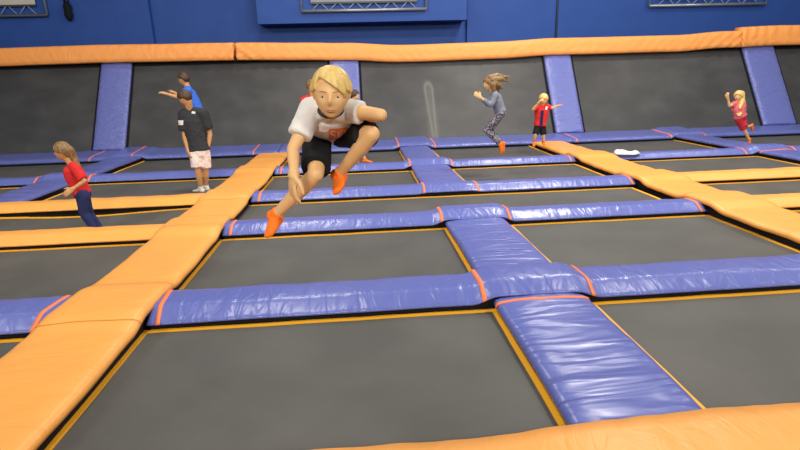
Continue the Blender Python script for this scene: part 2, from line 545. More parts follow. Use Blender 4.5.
Ys = [(ROWS['F'][1] - .03, ROWS['R0'][0] + .02), (ROWS['R0'][1] - .03, ROWS['R1'][0] + .02), (ROWS['R1'][1] - .03, ROWS['R2'][0] + .02), (ROWS['R2'][1] - .03, ROWS['R3'][0] + .02), (ROWS['R3'][1] - .03, ROWS['B'][0] + .22)]
rx = lambda a: COLS[a][1] + .06     # beds right of the blue strips sit a little clear of them
bed('large grey trampoline bed in the foreground under the jumping boy', CLe[1] - .045, COLS['CC'][0] + .03, *Ys[0], seed=1)
bed('grey trampoline bed past the right edge, beyond the right orange strip', rx('CR') - .05, 8.4, *Ys[1], seed=22)
bed('large grey trampoline bed at the bottom right, right of the front blue strip', rx('CC'), CRe[0] + .03, *Ys[0], seed=2)
bed('dark trampoline bed at the left edge below the short blue pad', -5.33, CLe[0] + .03, *Ys[0], seed=3)
bed('grey trampoline bed between the first and second blue rows, left of the blue strip', CLe[1] - .045, COLS['CC'][0] + .03, *Ys[1], seed=4)
bed('grey trampoline bed between the first and second blue rows, right of the blue strip', rx('CC'), CRe[0] + .03, *Ys[1], seed=5)
bed('grey trampoline bed at left between the orange row and the short blue pad', -5.33, CLe[0] + .03, *Ys[1], seed=6)
bed('extra wide grey trampoline bed between the second and third blue rows', CLe[1] - .09, CRe[0] - .05, *Ys[2], seed=7)
bed('sagging grey trampoline bed under the girl in red at left', -8.0, CLe[0] + .03, *Ys[2], seed=8, sx=-4.2, sy=7.3, amp=.10, sag=.05)
bed('grey trampoline bed at the right edge between the two orange rows', rx('CR') - .05, 9.5, *Ys[2], seed=9)
bed('grey trampoline bed between the third and fourth blue rows, left of the blue strip', CLe[1] - .045, COLS['CC'][0] + .03, *Ys[3], seed=10)
bed('grey trampoline bed between the third and fourth blue rows, right of the blue strip', rx('CC'), CRe[0] + .0, *Ys[3], seed=11)
bed('grey trampoline bed under the teenager in the dark shirt', rx('LL') - .04, CLe[0] + .03, *Ys[3], seed=12)
bed('grey trampoline bed corner at the left edge, left of the blue strip', -9.6, COLS['LL'][0] + .03, *Ys[3], seed=13)
bed('grey trampoline bed at right between the far orange row and the white cloth pad', rx('CR') - .05, COLS['RR'][0] + .0, *Ys[3], seed=14)
bed('grey trampoline bed at the far right edge, right of the front right blue strip', rx('RR'), 12.4, *Ys[3], seed=15)
bed('far left grey trampoline bed along the foot of the wall', -12.0, COLS['LL'][0] + .03, *Ys[4], seed=16)
bed('grey trampoline bed along the wall under the boy in blue', rx('LL') - .04, CLe[0] + .03, *Ys[4], seed=17)
bed('grey trampoline bed along the wall behind the jumping boy', CLe[1] - .045, COLS['CC'][0] + .03, *Ys[4], seed=18)
bed('grey trampoline bed along the wall in front of the small child in red', rx('CC'), CRe[0] + .0, *Ys[4], seed=19)
bed('grey trampoline bed along the wall behind the white cloth', rx('CR') - .05, COLS['RR'][0] + .0, *Ys[4], seed=20)
bed('grey trampoline bed along the wall at the far right under the running girl', rx('RR') - .1, 15.0, *Ys[4], seed=21)

# ------------------------------------------------------------- sloping wall
WB, WT = V((0, 13.98, .03)), V((0, 15.38, 2.30))
wdir = (WT - WB)
wn = V((1, 0, 0)).cross(wdir).normalized()          # faces the camera and up
if wn.y > 0:
    wn = -wn


def W(x, s, off=0.0):
    p = WB + wdir * s + wn * off
    return V((x, p.y, p.z))


WP = [(-6.93, -6.12), (-.72, .10), (5.48, 6.28), (11.6, 12.6)]


def wall_bed(label, x0, x1, seed, pale_streak=None):
    root = thing('wall_trampoline', label, 'trampoline', ((x0 + x1) / 2, WB.y, WB.z))
    bm = bmesh.new()
    nx, ny = int((x1 - x0) / .15), 16
    g = [[bm.verts.new(W(x0 + .05 + (x1 - x0 - .1) * i / nx, .0 + .955 * j / ny, .006 * noise.noise(V((i * .4, j * .4, seed))))) for i in range(nx + 1)] for j in range(ny + 1)]
    for j in range(ny):
        for i in range(nx):
            bm.faces.new((g[j][i], g[j][i + 1], g[j + 1][i + 1], g[j + 1][i]))
    obj('bed', bm, M['wallbed_streaked'] if pale_streak else M['wallbed'], root)
    bm = bmesh.new()
    for (a, b, s0, s1) in ((x0 - .06, x0 + .06, 0, 1), (x1 - .06, x1 + .06, 0, 1), (x0, x1, .94, 1.03)):
        rr = []
        for s in (s0, s1):
            rr.append([W(a, s, -.06), W(b, s, -.06), W(b, s, .015), W(a, s, .015)])
        loft(bm, rr)
    obj('black_border', bm, M['black'], root, False)
    return root


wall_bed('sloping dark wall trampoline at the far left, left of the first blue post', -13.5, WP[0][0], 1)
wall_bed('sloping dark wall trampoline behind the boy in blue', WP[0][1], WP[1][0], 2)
wall_bed('sloping dark wall trampoline behind the jumping girl in grey', WP[1][1], WP[2][0], 3, pale_streak=1.95)
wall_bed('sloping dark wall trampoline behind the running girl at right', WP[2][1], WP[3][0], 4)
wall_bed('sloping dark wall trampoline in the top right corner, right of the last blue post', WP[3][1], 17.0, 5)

M['blue_wallpad'] = add_bump(new_mat('blue_wall_vinyl', (0.135, 0.165, 0.48), 0.33, 0.6), 4, 0.9, 0.035, (0.7, 1, 2.2), 1.4)
wl = ['leaning blue padded post at left, left of the boy in blue', 'leaning blue padded post behind the head of the jumping boy', 'leaning blue padded post beside the small child in red', 'leaning blue padded post at the right, behind the running girl']
for k, ((x0, x1), lb) in enumerate(zip(WP, wl)):
    root = thing('wall_pad', lb, 'pad', ((x0 + x1) / 2, WB.y, WB.z))
    bm = bmesh.new()
    prof = [(x0, -.02), (x0, .05), (x0 + .03, .075), (x0 + .10, .088), (x0 + .2, .095), ((x0 + x1) / 2, .1), (x1 - .2, .095), (x1 - .10, .088), (x1 - .03, .075), (x1, .05), (x1, -.02)]
    rings = []
    for j in range(56):
        s = .0 + .975 * j / 55
        rings.append([W(x, s, o + (.007 * noise.noise(V((x * 2, s * 14, k * 3.3))) if o > 0 else 0)) for x, o in prof])
    loft(bm, rings)
    obj('cover', bm, M['blue_wallpad'], root)
    bm = bmesh.new()
    loft(bm, [[W(x0 + .08, s, -.08), W(x1 - .08, s, -.08), W(x1 - .08, s, -.02), W(x0 + .08, s, -.02)] for s in (0.0, 1.0)])
    obj('backing_board', bm, M['black'], root, False)

# orange roll along the top of the slope
rolls = [(-13.5, -3.33, 'orange roll on top of the sloping wall, left section'), (-3.25, 11.43, 'orange roll on top of the sloping wall, long middle section'), (11.47, 17.0, 'orange roll on top of the sloping wall, right section in the corner')]


ROLL = [(-14, .14), (-9.3, .15), (-6.4, .17), (-4.1, .15), (-3.27, .15), (-1.5, .10), (-.25, .07), (1.27, -.02), (4.1, 0), (5.7, .06), (7, .06), (9.4, .06), (11.0, .14), (13, .17), (17.1, .15)]


def roll_z(x):
    for (a, za), (b, zb) in zip(ROLL, ROLL[1:]):
        if a <= x <= b:
            t = (x - a) / (b - a)
            t = t * t * (3 - 2 * t)
            return za + (zb - za) * t + .010 * noise.noise(V((x * .8, 3.3, 0)))
    return 0.1


for k, (x0, x1, lb) in enumerate(rolls):
    root = thing('top_roll', lb, 'pad', ((x0 + x1) / 2, 15.3, 2.2))
    bm = bmesh.new()
    n = int((x1 - x0) / .06)
    rings = []
    sh = 0.10 if k == 2 else 0.0
    for i in range(n + 1):
        x = x0 + (x1 - x0) * i / n
        z = roll_z(x)
        ends = min(x - x0, x1 - x)
        puck = math.exp(-ends / 1.0)
        # profile in (y, z): lower lip, sloping front, rounded top, back
        pr = [(15.25, 2.10), (15.13, 2.105), (15.09, 2.13), (15.095, 2.22), (15.105, 2.32), (15.12, 2.42), (15.14, 2.51 + sh), (15.17, 2.55 + sh), (15.24, 2.57 + sh), (15.52, 2.57 + sh), (15.60, 2.50), (15.60, 2.12)]
        ring = []
        for q, (y, zz) in enumerate(pr):
            f = (.010 + .050 * puck) * math.sin(x * 19 + (zz * 24) * (1 if x - x0 < x1 - x else -1) + 2.5 * noise.noise(V((x * 1.5, zz * 2, k)))) if 1 < q < 8 else 0
            f += .012 * noise.noise(V((x * 2.4, zz * 4, k + 4)))
            ring.append(V((x, y + f * .8, zz + z + f * .25)))
        rings.append(ring)
    loft(bm, rings)
    obj('cover', bm, M['orange_roll'], root)
    bm = bmesh.new()
    box(bm, x0 + .1, x1 - .1, 15.47, 15.6, -1.0, 2.3)
    obj('backing_wall', bm, M['black'], root, False)

# ------------------------------------------------------------- building shell
def slab(name, x0, x1, y0, y1, z0, z1, mat):
    bm = bmesh.new()
    box(bm, x0, x1, y0, y1, z0, z1)
    return struct(obj(name, bm, mat, None, False))


slab('floor', -17, 20, -4, 18.4, -1.2, PIT_Z, M['floor'])
slab('wall_back', -17, 20, 17.3, 17.6, PIT_Z, 9, M['wall'])
slab('wall_back_left', -17, -6.1, 17.12, 17.3, PIT_Z, 9, M['wall'])
slab('wall_back_right', 3.62, 20, 17.15, 17.3, PIT_Z, 9, M['wall'])
slab('trim_1', -2.81, 3.47, 16.5, 17.3, 3.30, 9, M['wall'])


def rod(bm, a, b, r):
    tube(bm, V(a), V(b), r, r, 8)


def banner_frame(label, x0, x1, z0, y, bz, mats, bx=None, tubem='steel'):
    root = thing('banner_frame', label, 'banner frame', ((x0 + x1) / 2, y, z0))
    z1 = z0 + 2.0
    bm = bmesh.new()
    rod(bm, (x0, y, z0), (x1, y, z0), .045)
    obj('bottom_rail', bm, M[tubem], root)
    for x in (x0, x1):
        bm = bmesh.new()
        rod(bm, (x, y, z0), (x, y, z1), .03)
        obj('upright', bm, M['steel'], root)
    bm = bmesh.new()
    rod(bm, (x0, y, z1), (x1, y, z1), .045)
    obj('top_rail', bm, M['steel'], root)
    bx0, bx1 = bx or (x0 + .28, x1 - .28)
    bm = bmesh.new()
    box(bm, bx0, bx1, y - .01, y + .01, z0 + bz, z1 - bz)
    b = obj('banner', bm, M[mats], root, False)
    bm = bmesh.new()
    box(bm, bx0, bx1, y - .02, y + .02, z0 + bz - .05, z0 + bz)
    obj('banner_hem', bm, M['darksteel'], root, False)
    bm = bmesh.new()
    n = max(4, int((bx1 - bx0) / .28))
    n += n % 2
    for k in range(n):
        xa = bx0 + (bx1 - bx0) * k / n
        xb = bx0 + (bx1 - bx0) * (k + 1) / n
        za, zb = (z0, z0 + bz) if k % 2 == 0 else (z0 + bz, z0)
        rod(bm, (xa, y, za), (xb, y, zb), .010)
    obj('lacing', bm, M['cord'], root)
    bm = bmesh.new()
    for x in (x0 + .3, x1 - .3):
        box(bm, x - .02, x + .02, y, y + .5, z1 - .1, z1 - .06)
        box(bm, x - .02, x + .02, y, y + .5, z0 - .02, z0 + .02)
    obj('bracket', bm, M['darksteel'], root, False)
    return root


banner_frame('tube frame with laced banner on the middle wall box', -1.49, 2.22, 3.62, 16.42, .24, 'banner_b')
k7 = 17.02 / 16.5
banner_frame('tube frame with beige banner in the top left corner', -13.2, -8.72 * k7, 1.7 + 1.96 * k7, 17.02, .30, 'banner_w', bx=(-13.0, -8.98 * k7), tubem='darksteel')
banner_frame('tube frame with laced banner at the top right', 9.25 * k7, 13.1 * k7, 1.7 + 1.89 * k7, 17.02, .27, 'banner_b')

# conduit and hanging cable
bm = bmesh.new()
rod(bm, (6.3 * 17.12 / 16.5, 17.12, PIT_Z), (6.3 * 17.12 / 16.5, 17.12, 8), .035)
tag(obj('conduit', bm, M['pipe'], None), 'thin dark vertical pipe on the blue wall above the small child', 'pipe')
hx = -8.15 * 17.0 / 16.5
root = thing('hanging_cable', 'black cable bundle hanging on the blue wall at top left', 'cable', (hx, 17.0, 3.6))
bm = bmesh.new()
rod(bm, (hx - .05, 17.05, 4.0), (hx - .07, 17.05, 8), .03)
rod(bm, (hx + .05, 17.05, 4.0), (hx + .03, 17.05, 8), .02)
obj('cable', bm, M['black'], root)
bm = bmesh.new()
pr = [(0.02, 4.08), (.09, 4.02), (.12, 3.92), (.10, 3.80), (.12, 3.72), (.09, 3.62), (.03, 3.54)]
loft(bm, [circ(V((hx + .02, 17.0, z)), V((1, 0, 0)), V((0, 1, 0)), r, r * .8, 12) for r, z in pr])
obj('coil', bm, M['black'], root)

# white cloth on the right pad
bm = bmesh.new()
rr = []
for i in range(15):
    u = i / 14
    x = 5.34 + .52 * u
    w = .16 * math.sin(PI * min(1, u * .9 + .12)) + .02
    h = .065 + .022 * math.sin(u * 7) + .008 * math.sin(u * 17)
    h *= min(1, 6 * (1 - u) + .15)
    cy = 10.27 + .03 * math.sin(u * 5)
    rr.append([V((x, cy - w, .0)), V((x, cy - w * .9, h * .55)), V((x, cy - w * .4, h)), V((x, cy + w * .1, h * .8)), V((x, cy + w * .5, h * 1.05)), V((x, cy + w * .9, h * .5)), V((x, cy + w, .0))])
loft(bm, rr)
tag(obj('folded_cloth', bm, M['cloth'], None), 'crumpled white cloth lying on the blue pad by the right orange strip', 'cloth')


# ------------------------------------------------------------- people
def head_surface(x, z):
    pass


def head_points(nu=40, nv=28, grow=0.0):
    """unit head (chin to crown 1, x right of face, y forward, z up)"""
    out = []
    for j in range(nv + 1):
        th = PI * j / nv
        row = []
        for i in range(nu):
            ph = 2 * PI * i / nu
            x, y, z = math.sin(th) * math.sin(ph), math.sin(th) * math.cos(ph), math.cos(th)
            row.append(head_deform(V((x, y, z)), grow))
        out.append(row)
    return out


def g2(x, z, cx_, cz, sx, sz):
    return math.exp(-((x - cx_) / sx) ** 2 - ((z - cz) / sz) ** 2)


def head_deform(n, grow=0.0):
    x, y, z = n
    low = max(0.0, -z)
    px = x * .375 * (1 - .26 * low ** 1.3)
    py = y * (.42 if y < 0 else .385)
    py += .045 * low if y > 0 else .10 * low * abs(y) * 0 - 0
    if y < 0:
        py *= (1 - .38 * low ** 1.2)
    pz = z * .5
    if y > .15:
        f = min(1, (y - .15) / .35)
        py += f * (.095 * g2(px, pz, 0, -.09, .05, .075) + .05 * g2(px, pz, 0, 0.0, .035, .09))      # nose
        py -= f * .030 * (g2(px, pz, -.15, .015, .075, .05) + g2(px, pz, .15, .015, .075, .05))         # sockets
        py += f * .016 * g2(px, pz, 0, .10, .22, .05)                                                   # brow
        py += f * .022 * g2(px, pz, 0, -.27, .09, .05)                                                  # mouth
        py -= f * .014 * g2(px, pz, 0, -.345, .09, .025)
        py += f * .040 * g2(px, pz, 0, -.44, .09, .06)                                                  # chin
        py += f * .014 * (g2(px, pz, -.2, -.14, .07, .08) + g2(px, pz, .2, -.14, .07, .08))             # cheeks
    p = V((px, py, pz))
    if grow:
        p += n.normalized() * grow
    return p


def basis(fwd, up):
    f = fwd.normalized()
    r = f.cross(up).normalized()
    u = r.cross(f).normalized()
    return Matrix((r, f, u)).transposed()          # columns: right, forward, up


def add_head(bm, c, B, H):
    pts = head_points()
    rings = [[c + B @ (p * H) for p in row] for row in pts]
    vr = [[bm.verts.new(p) for p in r] for r in rings[1:-1]]
    n = len(vr[0])
    for a, b in zip(vr, vr[1:]):
        for i in range(n):
            bm.faces.new((a[i], a[(i + 1) % n], b[(i + 1) % n], b[i]))
    t, bt = bm.verts.new(rings[0][0]), bm.verts.new(rings[-1][0])
    for i in range(n):
        bm.faces.new((t, vr[0][(i + 1) % n], vr[0][i]))
        bm.faces.new((bt, vr[-1][i], vr[-1][(i + 1) % n]))
    for s in (-1, 1):
        ball(bm, c + B @ (V((s * .375, -.02, -.03)) * H), H, (.035, .06, .095), B, 12)


def face_y(x, z):
    """front surface depth of the unit head at (x, z)"""
    best = 0
    for it in range(1):
        zz = max(-.98, min(.98, z / .5))
        low = max(0, -zz)
        w = .375 * (1 - .26 * low ** 1.3)
        s = max(-.95, min(.95, x / w / math.sqrt(1 - zz * zz)))
        n = V((s * math.sqrt(1 - zz * zz), math.sqrt(max(0, (1 - zz * zz) * (1 - s * s))), zz))
        best = head_deform(n).y
    return best


def face(parent, c, B, H, brows=True, eye=.048):
    for s in (-1, 1):
        y = face_y(s * .15, .015)
        bm = bmesh.new()
        ball(bm, c + B @ (V((s * .15, y - .022, .012)) * H), H, (eye * 1.15, eye * .8, eye * .75), B, 12)
        e = obj('eye', bm, M['eyewhite'], parent)
        bm = bmesh.new()
        ball(bm, c + B @ (V((s * .148, y - .022 + eye * .48, .004)) * H), H * eye * .70, (1, .5, 1), B, 10)
        obj('iris', bm, M['iris'], e)
        if brows:
            bm = bmesh.new()
            pts = [c + B @ (V((s * t, face_y(s * t, .085) + .004, .100 + .022 * math.sin((t - .05) / .20 * PI))) * H) for t in (.07, .11, .15, .19, .22)]
            limb(bm, pts, [H * .007, H * .010, H * .010, H * .008, H * .005])
            obj('eyebrow', bm, M['browhair'], parent)
    bm = bmesh.new()
    for zz, r in ((-.255, .014), (-.285, .017)):
        pts = [c + B @ (V((t, face_y(t, zz) - .004, zz - .10 * t * t * (1 if zz > -.27 else -1))) * H) for t in (-.1, -.05, 0, .05, .1)]
        limb(bm, pts, [H * r * .4, H * r, H * r * 1.1, H * r, H * r * .4])
    obj('mouth', bm, M['lip'], parent)


def hair_cap(bm, c, B, H, front, side, back, thick=.07, fringe=0.05, seed=0, sweep=0.0, n=72, m=18):
    """closed cap of hair; front, side, back are hairline heights on the unit head"""
    rings_o, rings_i = [], []

    def hl(ph):
        a = abs(ph)
        if a < .9:
            t = a / .9
            b = front + (side + .1 - front) * t ** 3
            return b + sweep * ph
        if a < 1.7:
            return side + .1 - .1 * min(1, (a - .9) / .5)
        return side + (back - side) * min(1, (a - 1.7) / .6)
    for j in range(m + 1):
        t = j / m
        ro, ri = [], []
        for i in range(n):
            ph = -PI + 2 * PI * i / n
            zh = max(-.95, min(.95, hl(ph) / .5))
            the = math.acos(zh)
            th = max(.001, the * t)
            d = V((math.sin(th) * math.sin(ph), math.sin(th) * math.cos(ph), math.cos(th)))
            low = head_deform(d, 0)
            if low.y > 0 and d.y > .3:
                low = V((low.x, low.y, low.z))
            ridge = .016 * math.sin(ph * 15 + 5 * noise.noise(V((ph * 2, t * 1.2, seed)))) + .022 * noise.noise(V((ph * 2.4, t * 3, seed + 3)))
            th_o = thick * (1 - .35 * t ** 3) + ridge * (t ** .5)
            if abs(ph) < 1.0:
                th_o += fringe * t * t * (1 - abs(ph))
            ro.append(c + B @ ((low + d * max(.02, th_o)) * H))
            ri.append(c + B @ ((low - d * .03) * H))
        rings_o.append(ro)
        rings_i.append(ri)
    loft(bm, [rings_i[-1 - k] for k in range(m)] + [rings_o[k] for k in range(1, m + 1)] + [rings_i[-1]], cap=True)


def add_hand(bm, wrist, d, nrm, size, curl=.35, thumb=1, spread=.12):
    """palm with four fingers and a thumb; d: direction, nrm: palm normal (side fingers curl to)"""
    d = d.normalized()
    s = d.cross(nrm).normalized() * thumb       # towards the thumb
    nrm = s.cross(d).normalized() * thumb
    L = size
    pc = wrist + d * L * .26
    ball(bm, pc, L, (.22, .29, .105), Matrix((s, d, nrm)).transposed(), 14)
    tube(bm, wrist - d * L * .08, wrist + d * L * .15, L * .145, L * .17, 12)
    for k, (off, ln) in enumerate(((.155, .40), (.055, .45), (-.05, .42), (-.15, .33))):
        p = wrist + d * L * .44 + s * (off * L)
        a = 0.0
        dirn = (d + s * (off * spread * 5)).normalized()
        pts, rad = [wrist + d * L * .25 + s * (off * L * .9), p], [L * .07, L * .064]
        for q in range(3):
            a += curl * (1.0 if q else .7)
            v = (dirn * math.cos(a) + nrm * math.sin(a)).normalized()
            p = p + v * (ln * L * (.42, .32, .26)[q])
            pts.append(p)
            rad.append(L * (.058, .052, .043)[q])
        limb(bm, pts, rad)
    p0 = wrist + d * L * .14 + s * L * .13
    p1 = p0 + (d * .55 + s * .75 + nrm * .25).normalized() * L * .22
    p2 = p1 + (d * .85 + s * .4 + nrm * .3).normalized() * L * .17
    p3 = p2 + (d * .95 + s * .1 + nrm * .35).normalized() * L * .13
    limb(bm, [p0, p1, p2, p3], [L * .085, L * .075, L * .062, L * .048])


def add_foot(bm, ankle, d, up, L, fat=1.0):
    """sock foot from ankle; d: toe direction"""
    d = d.normalized()
    s = d.cross(up).normalized()
    up = s.cross(d).normalized()
    Bm = Matrix((s, d, up)).transposed()
    heel = ankle - d * L * .12 - up * L * .16
    midp = ankle + d * L * .28 - up * L * .17
    ballp = ankle + d * L * .55 - up * L * .24
    toe = ankle + d * L * .76 - up * L * .26
    ball(bm, heel, L * .15 * fat, (1, 1.1, 1), Bm)
    rings = [circ(heel, s, up, L * .14 * fat, L * .13 * fat), circ(ankle + d * L * .08 - up * L * .12, s, up, L * .15 * fat, L * .17 * fat), circ(midp, s, up, L * .165 * fat, L * .14 * fat), circ(ballp, s, up, L * .185 * fat, L * .105 * fat), circ(toe, s, up, L * .15 * fat, L * .075 * fat)]
    loft(bm, rings)
    ball(bm, toe, L * .15 * fat, (1, .7, .55), Bm)
    limb(bm, [ankle + up * L * .05, ankle - up * L * .12], [L * .155 * fat, L * .16 * fat])


def torso_rings(pel, chest, neck, right, s, k=1.0, belly=None):
    """stack of elliptic rings from the crotch to the collar"""
    out = []
    up0 = (chest - pel).normalized()
    spec = [(0.0, -.10, .115, .095), (0.0, 0.0, .150, .115), (.35, 0, .135, .105), (.7, 0, .150, .112), (1.0, 0, .165, .115), (1.35, 0, .160, .105), (1.62, 0, .10, .08)]
    for t, dz, rx_, ry_ in spec:
        if t <= 1.0:
            c = pel.lerp(chest, t) + up0 * (dz * s)
            ax = up0
        else:
            f = (t - 1.0)
            c = chest.lerp(neck, min(1.0, f * 1.25))
            ax = (neck - chest).normalized().lerp(up0, .4)
        r = (right - ax * right.dot(ax)).normalized()
        fw = ax.cross(r).normalized()
        out.append(circ(c, r, fw, rx_ * s * k, ry_ * s * k, 24))
    return out


def person(label, P, s, voxel, mats, sleeve=.9, shorts=.7, H=.215, hair=None, face_fwd=None, face_up=V((0, 0, 1)), hands=None, feet=None, group=None, right=None,
           sockh=.25, faceon=True, shirt_k=1.13, leg_k=1.0, arm_k=1.0, loose=1.0, pants_k=1.3, cap=(.16, -.02, -.28), sock_fat=1.16, hair_thick=.07):
    """P: joints; s: body scale (1 = a 1.75 m adult)"""
    base = V((P['pel'].x, P['pel'].y, min(p.z for p in P.values())))
    root = thing('person', label, 'person', base, group)
    hd = H
    B = basis(face_fwd, face_up)
    R = right or (P['shR'] - P['shL']).normalized()
    sk = M[mats['skin']]
    bm = bmesh.new()
    add_head(bm, P['head'], B, hd)
    nk = P['head'] + B @ (V((0, -.10, -.25)) * hd)
    limb(bm, [P['neck'], nk], [.062 * s * arm_k, hd * .24])
    loft(bm, torso_rings(P['pel'], P['chest'], P['neck'], R, s, .95))
    for q in 'LR':
        limb(bm, [P['neck'].lerp(P['sh' + q], .3), P['sh' + q], P['sh' + q].lerp(P['el' + q], .45), P['el' + q], P['el' + q].lerp(P['wr' + q], .35), P['wr' + q]],
             [.06 * s, .062 * s * arm_k, .052 * s * arm_k, .043 * s * arm_k, .043 * s * arm_k, .030 * s * arm_k])
        d = (P['wr' + q] - P['el' + q]).normalized()
        hs = (hands or {}).get(q, {})
        add_hand(bm, P['wr' + q], hs.get('d', d), hs.get('n', (P['pel'] - P['wr' + q])), hd * .80, hs.get('curl', .4), hs.get('thumb', 1 if q == 'R' else -1))
        limb(bm, [P['hip' + q], P['hip' + q].lerp(P['kn' + q], .5), P['kn' + q], P['kn' + q].lerp(P['an' + q], .3), P['kn' + q].lerp(P['an' + q], .65), P['an' + q]],
             [.090 * s * leg_k, .078 * s * leg_k, .056 * s * leg_k, .060 * s * leg_k, .047 * s * leg_k, .036 * s * leg_k])
        ft = feet[q]
        add_foot(bm, P['an' + q], ft[0], ft[1], .148 * 1.7 * s * ft[2] if len(ft) > 2 else .25 * s, .95)
    body = remeshed('body', bm, sk, voxel, root, 3)
    if faceon:
        face(root, P['head'], B, hd)
    # hair
    if hair is not None:
        bm = bmesh.new()
        hair_cap(bm, P['head'], B, hd, cap[0], cap[1], cap[2], hair_thick, .05, len(label), sweep=hair.get('sweep', 0))
        for lk in hair.get('locks', ()):
            limb(bm, [p for p, r in lk], [r for p, r in lk])
        remeshed('hair', bm, M[mats['hair']], max(.004, voxel * .7), root, 2, .4, .0012 * hd / .2, 70)
    # shirt
    bm = bmesh.new()
    tr = torso_rings(P['pel'], P['chest'], P['neck'], R, s, shirt_k)
    loft(bm, tr[1:] if mats.get('tuck') else tr[1:])
    for q in 'LR':
        sl = sleeve[q] if isinstance(sleeve, dict) else sleeve
        e = P['sh' + q].lerp(P['el' + q], sl) if sl <= 1 else P['el' + q].lerp(P['wr' + q], sl - 1)
        seg = [P['neck'].lerp(P['sh' + q], .35), P['sh' + q]] + ([P['el' + q]] if sl > 1 else []) + [e]
        k = .074 * s * arm_k * loose
        rad = [.072 * s, k] + ([k * .76] if sl > 1 else []) + [k * (.92 if sl <= 1 else .6)]
        limb(bm, seg, rad, (True, False))
    shirt = remeshed('shirt', bm, M[mats['shirt']], voxel, root, 4, .5, .009 * s, 16)
    # trousers
    bm = bmesh.new()
    loft(bm, [tr2 for tr2 in torso_rings(P['pel'], P['chest'], P['neck'], R, s, shirt_k * .93)[:3]])
    for q in 'LR':
        e = P['hip' + q].lerp(P['kn' + q], shorts) if shorts <= 1 else P['kn' + q].lerp(P['an' + q], shorts - 1)
        seg = [P['pel'].lerp(P['hip' + q], .7), P['hip' + q]] + ([P['kn' + q]] if shorts > 1 else []) + [e]
        if shorts > 1:
            rad = [.095 * s, .098 * s * leg_k, .066 * s * leg_k, .048 * s * leg_k]
            seg.insert(3, P['kn' + q].lerp(P['an' + q], .3))
            rad.insert(3, .066 * s * leg_k)
        else:
            rad = [.10 * s, .098 * s * leg_k * pants_k * .9, .083 * s * leg_k * pants_k]
        limb(bm, seg, rad, (True, False))
    remeshed('leggings' if shorts > 1 else 'shorts', bm, M[mats['pants']], voxel, root, 4, .5, .004 * s, 14)
    # socks
    for q in 'LR':
        ft = feet[q]
        bm = bmesh.new()
        add_foot(bm, P['an' + q], ft[0], ft[1], .148 * 1.7 * s * ft[2] if len(ft) > 2 else .25 * s, sock_fat)
        tube(bm, P['an' + q], P['an' + q].lerp(P['kn' + q], sockh), .045 * s * leg_k, .052 * s * leg_k, 14)
        ball(bm, P['an' + q], .047 * s * leg_k)
        remeshed('sock', bm, M[mats['sock']], max(.004, voxel * .8), root, 3)
    return root, body, shirt, B


def px(spec, Y):
    return {k: A(u, v, Y + dy) for k, (u, v, dy) in spec.items()}


# --- the boy leaping in the foreground
BY = 2.25
P = px({'head': (331.5, 94, -.03), 'neck': (331, 112, .11), 'chest': (330.5, 118, .23), 'pel': (329, 129, .44),
        'shR': (312, 109, .14), 'shL': (347, 110.5, .14), 'elR': (293, 149, .05), 'wrR': (294, 172, -.06), 'elL': (381, 115, .03), 'wrL': (363, 118, .25),
        'hipR': (317, 137, .42), 'hipL': (342, 133, .42), 'knR': (316, 174, .12), 'knL': (372, 134, .10), 'anR': (273.5, 217, .24), 'anL': (337.5, 176, .27)}, BY)
cam_p = V((0, 0, CAM_H))
ff = (cam_p + V((-.22, 0, -.42)) - P['head']).normalized()
boy, boy_body, boy_shirt, BB = person(
    'blond boy in a white tee leaping high with knees tucked in the foreground', P, .66, .0055,
    {'skin': 'skin', 'hair': 'blond', 'shirt': 'white_tee', 'pants': 'black_shorts', 'sock': 'orange_sock'},
    sleeve={'R': .66, 'L': .40}, shorts=.84, H=.198, face_fwd=ff, face_up=(V((.04, 0, 1))), cap=(.25, .04, -.2), hair_thick=.085, sock_fat=1.32,
    hair={'sweep': .20}, arm_k=.98, leg_k=1.0, loose=1.12, pants_k=1.27, shirt_k=1.12,
    hands={'R': {'d': V((-.15, -.1, -.95)), 'n': V((.8, .45, 0)), 'curl': .3, 'thumb': 1}, 'L': {'d': V((-.6, .6, -.5)), 'n': V((0, .6, -1)), 'curl': .4}},
    feet={'R': (A(262, 230, BY + .10) - A(273.5, 217, BY + .24), V((-.5, -.2, .8)), .92), 'L': (A(330, 187, BY + .12) - A(337.5, 176, BY + .27), V((-.5, -.6, .4)), .92)}, sockh=.12, right=V((1, 0, .06)) * -1)


def patch_on(target, name, quads, mat, parent, lift=.004, direction=None):
    """project small image-plane quads on a garment, along the view of the chest, as real patches"""
    bvh = BVHTree.FromPolygons([v.co.copy() for v in target.data.vertices], [tuple(p.vertices) for p in target.data.polygons])
    off = target.matrix_parent_inverse.translation + target.parent.location
    bm = bmesh.new()
    for (p00, p10, p11, p01, n) in quads:
        g = []
        for j in range(n + 1):
            row = []
            for i in range(n + 1):
                u, v = i / n, j / n
                q = (p00 * (1 - u) + p10 * u) * (1 - v) + (p01 * (1 - u) + p11 * u) * v
                hit = bvh.ray_cast(q - direction * .6, direction)
                row.append(bm.verts.new(hit[0] - direction * lift) if hit[0] else None)
            g.append(row)
        for j in range(n):
            for i in range(n):
                f = (g[j][i], g[j][i + 1], g[j + 1][i + 1], g[j + 1][i])
                if all(f):
                    bm.faces.new(f)
    return obj(name, bm, mat, parent)


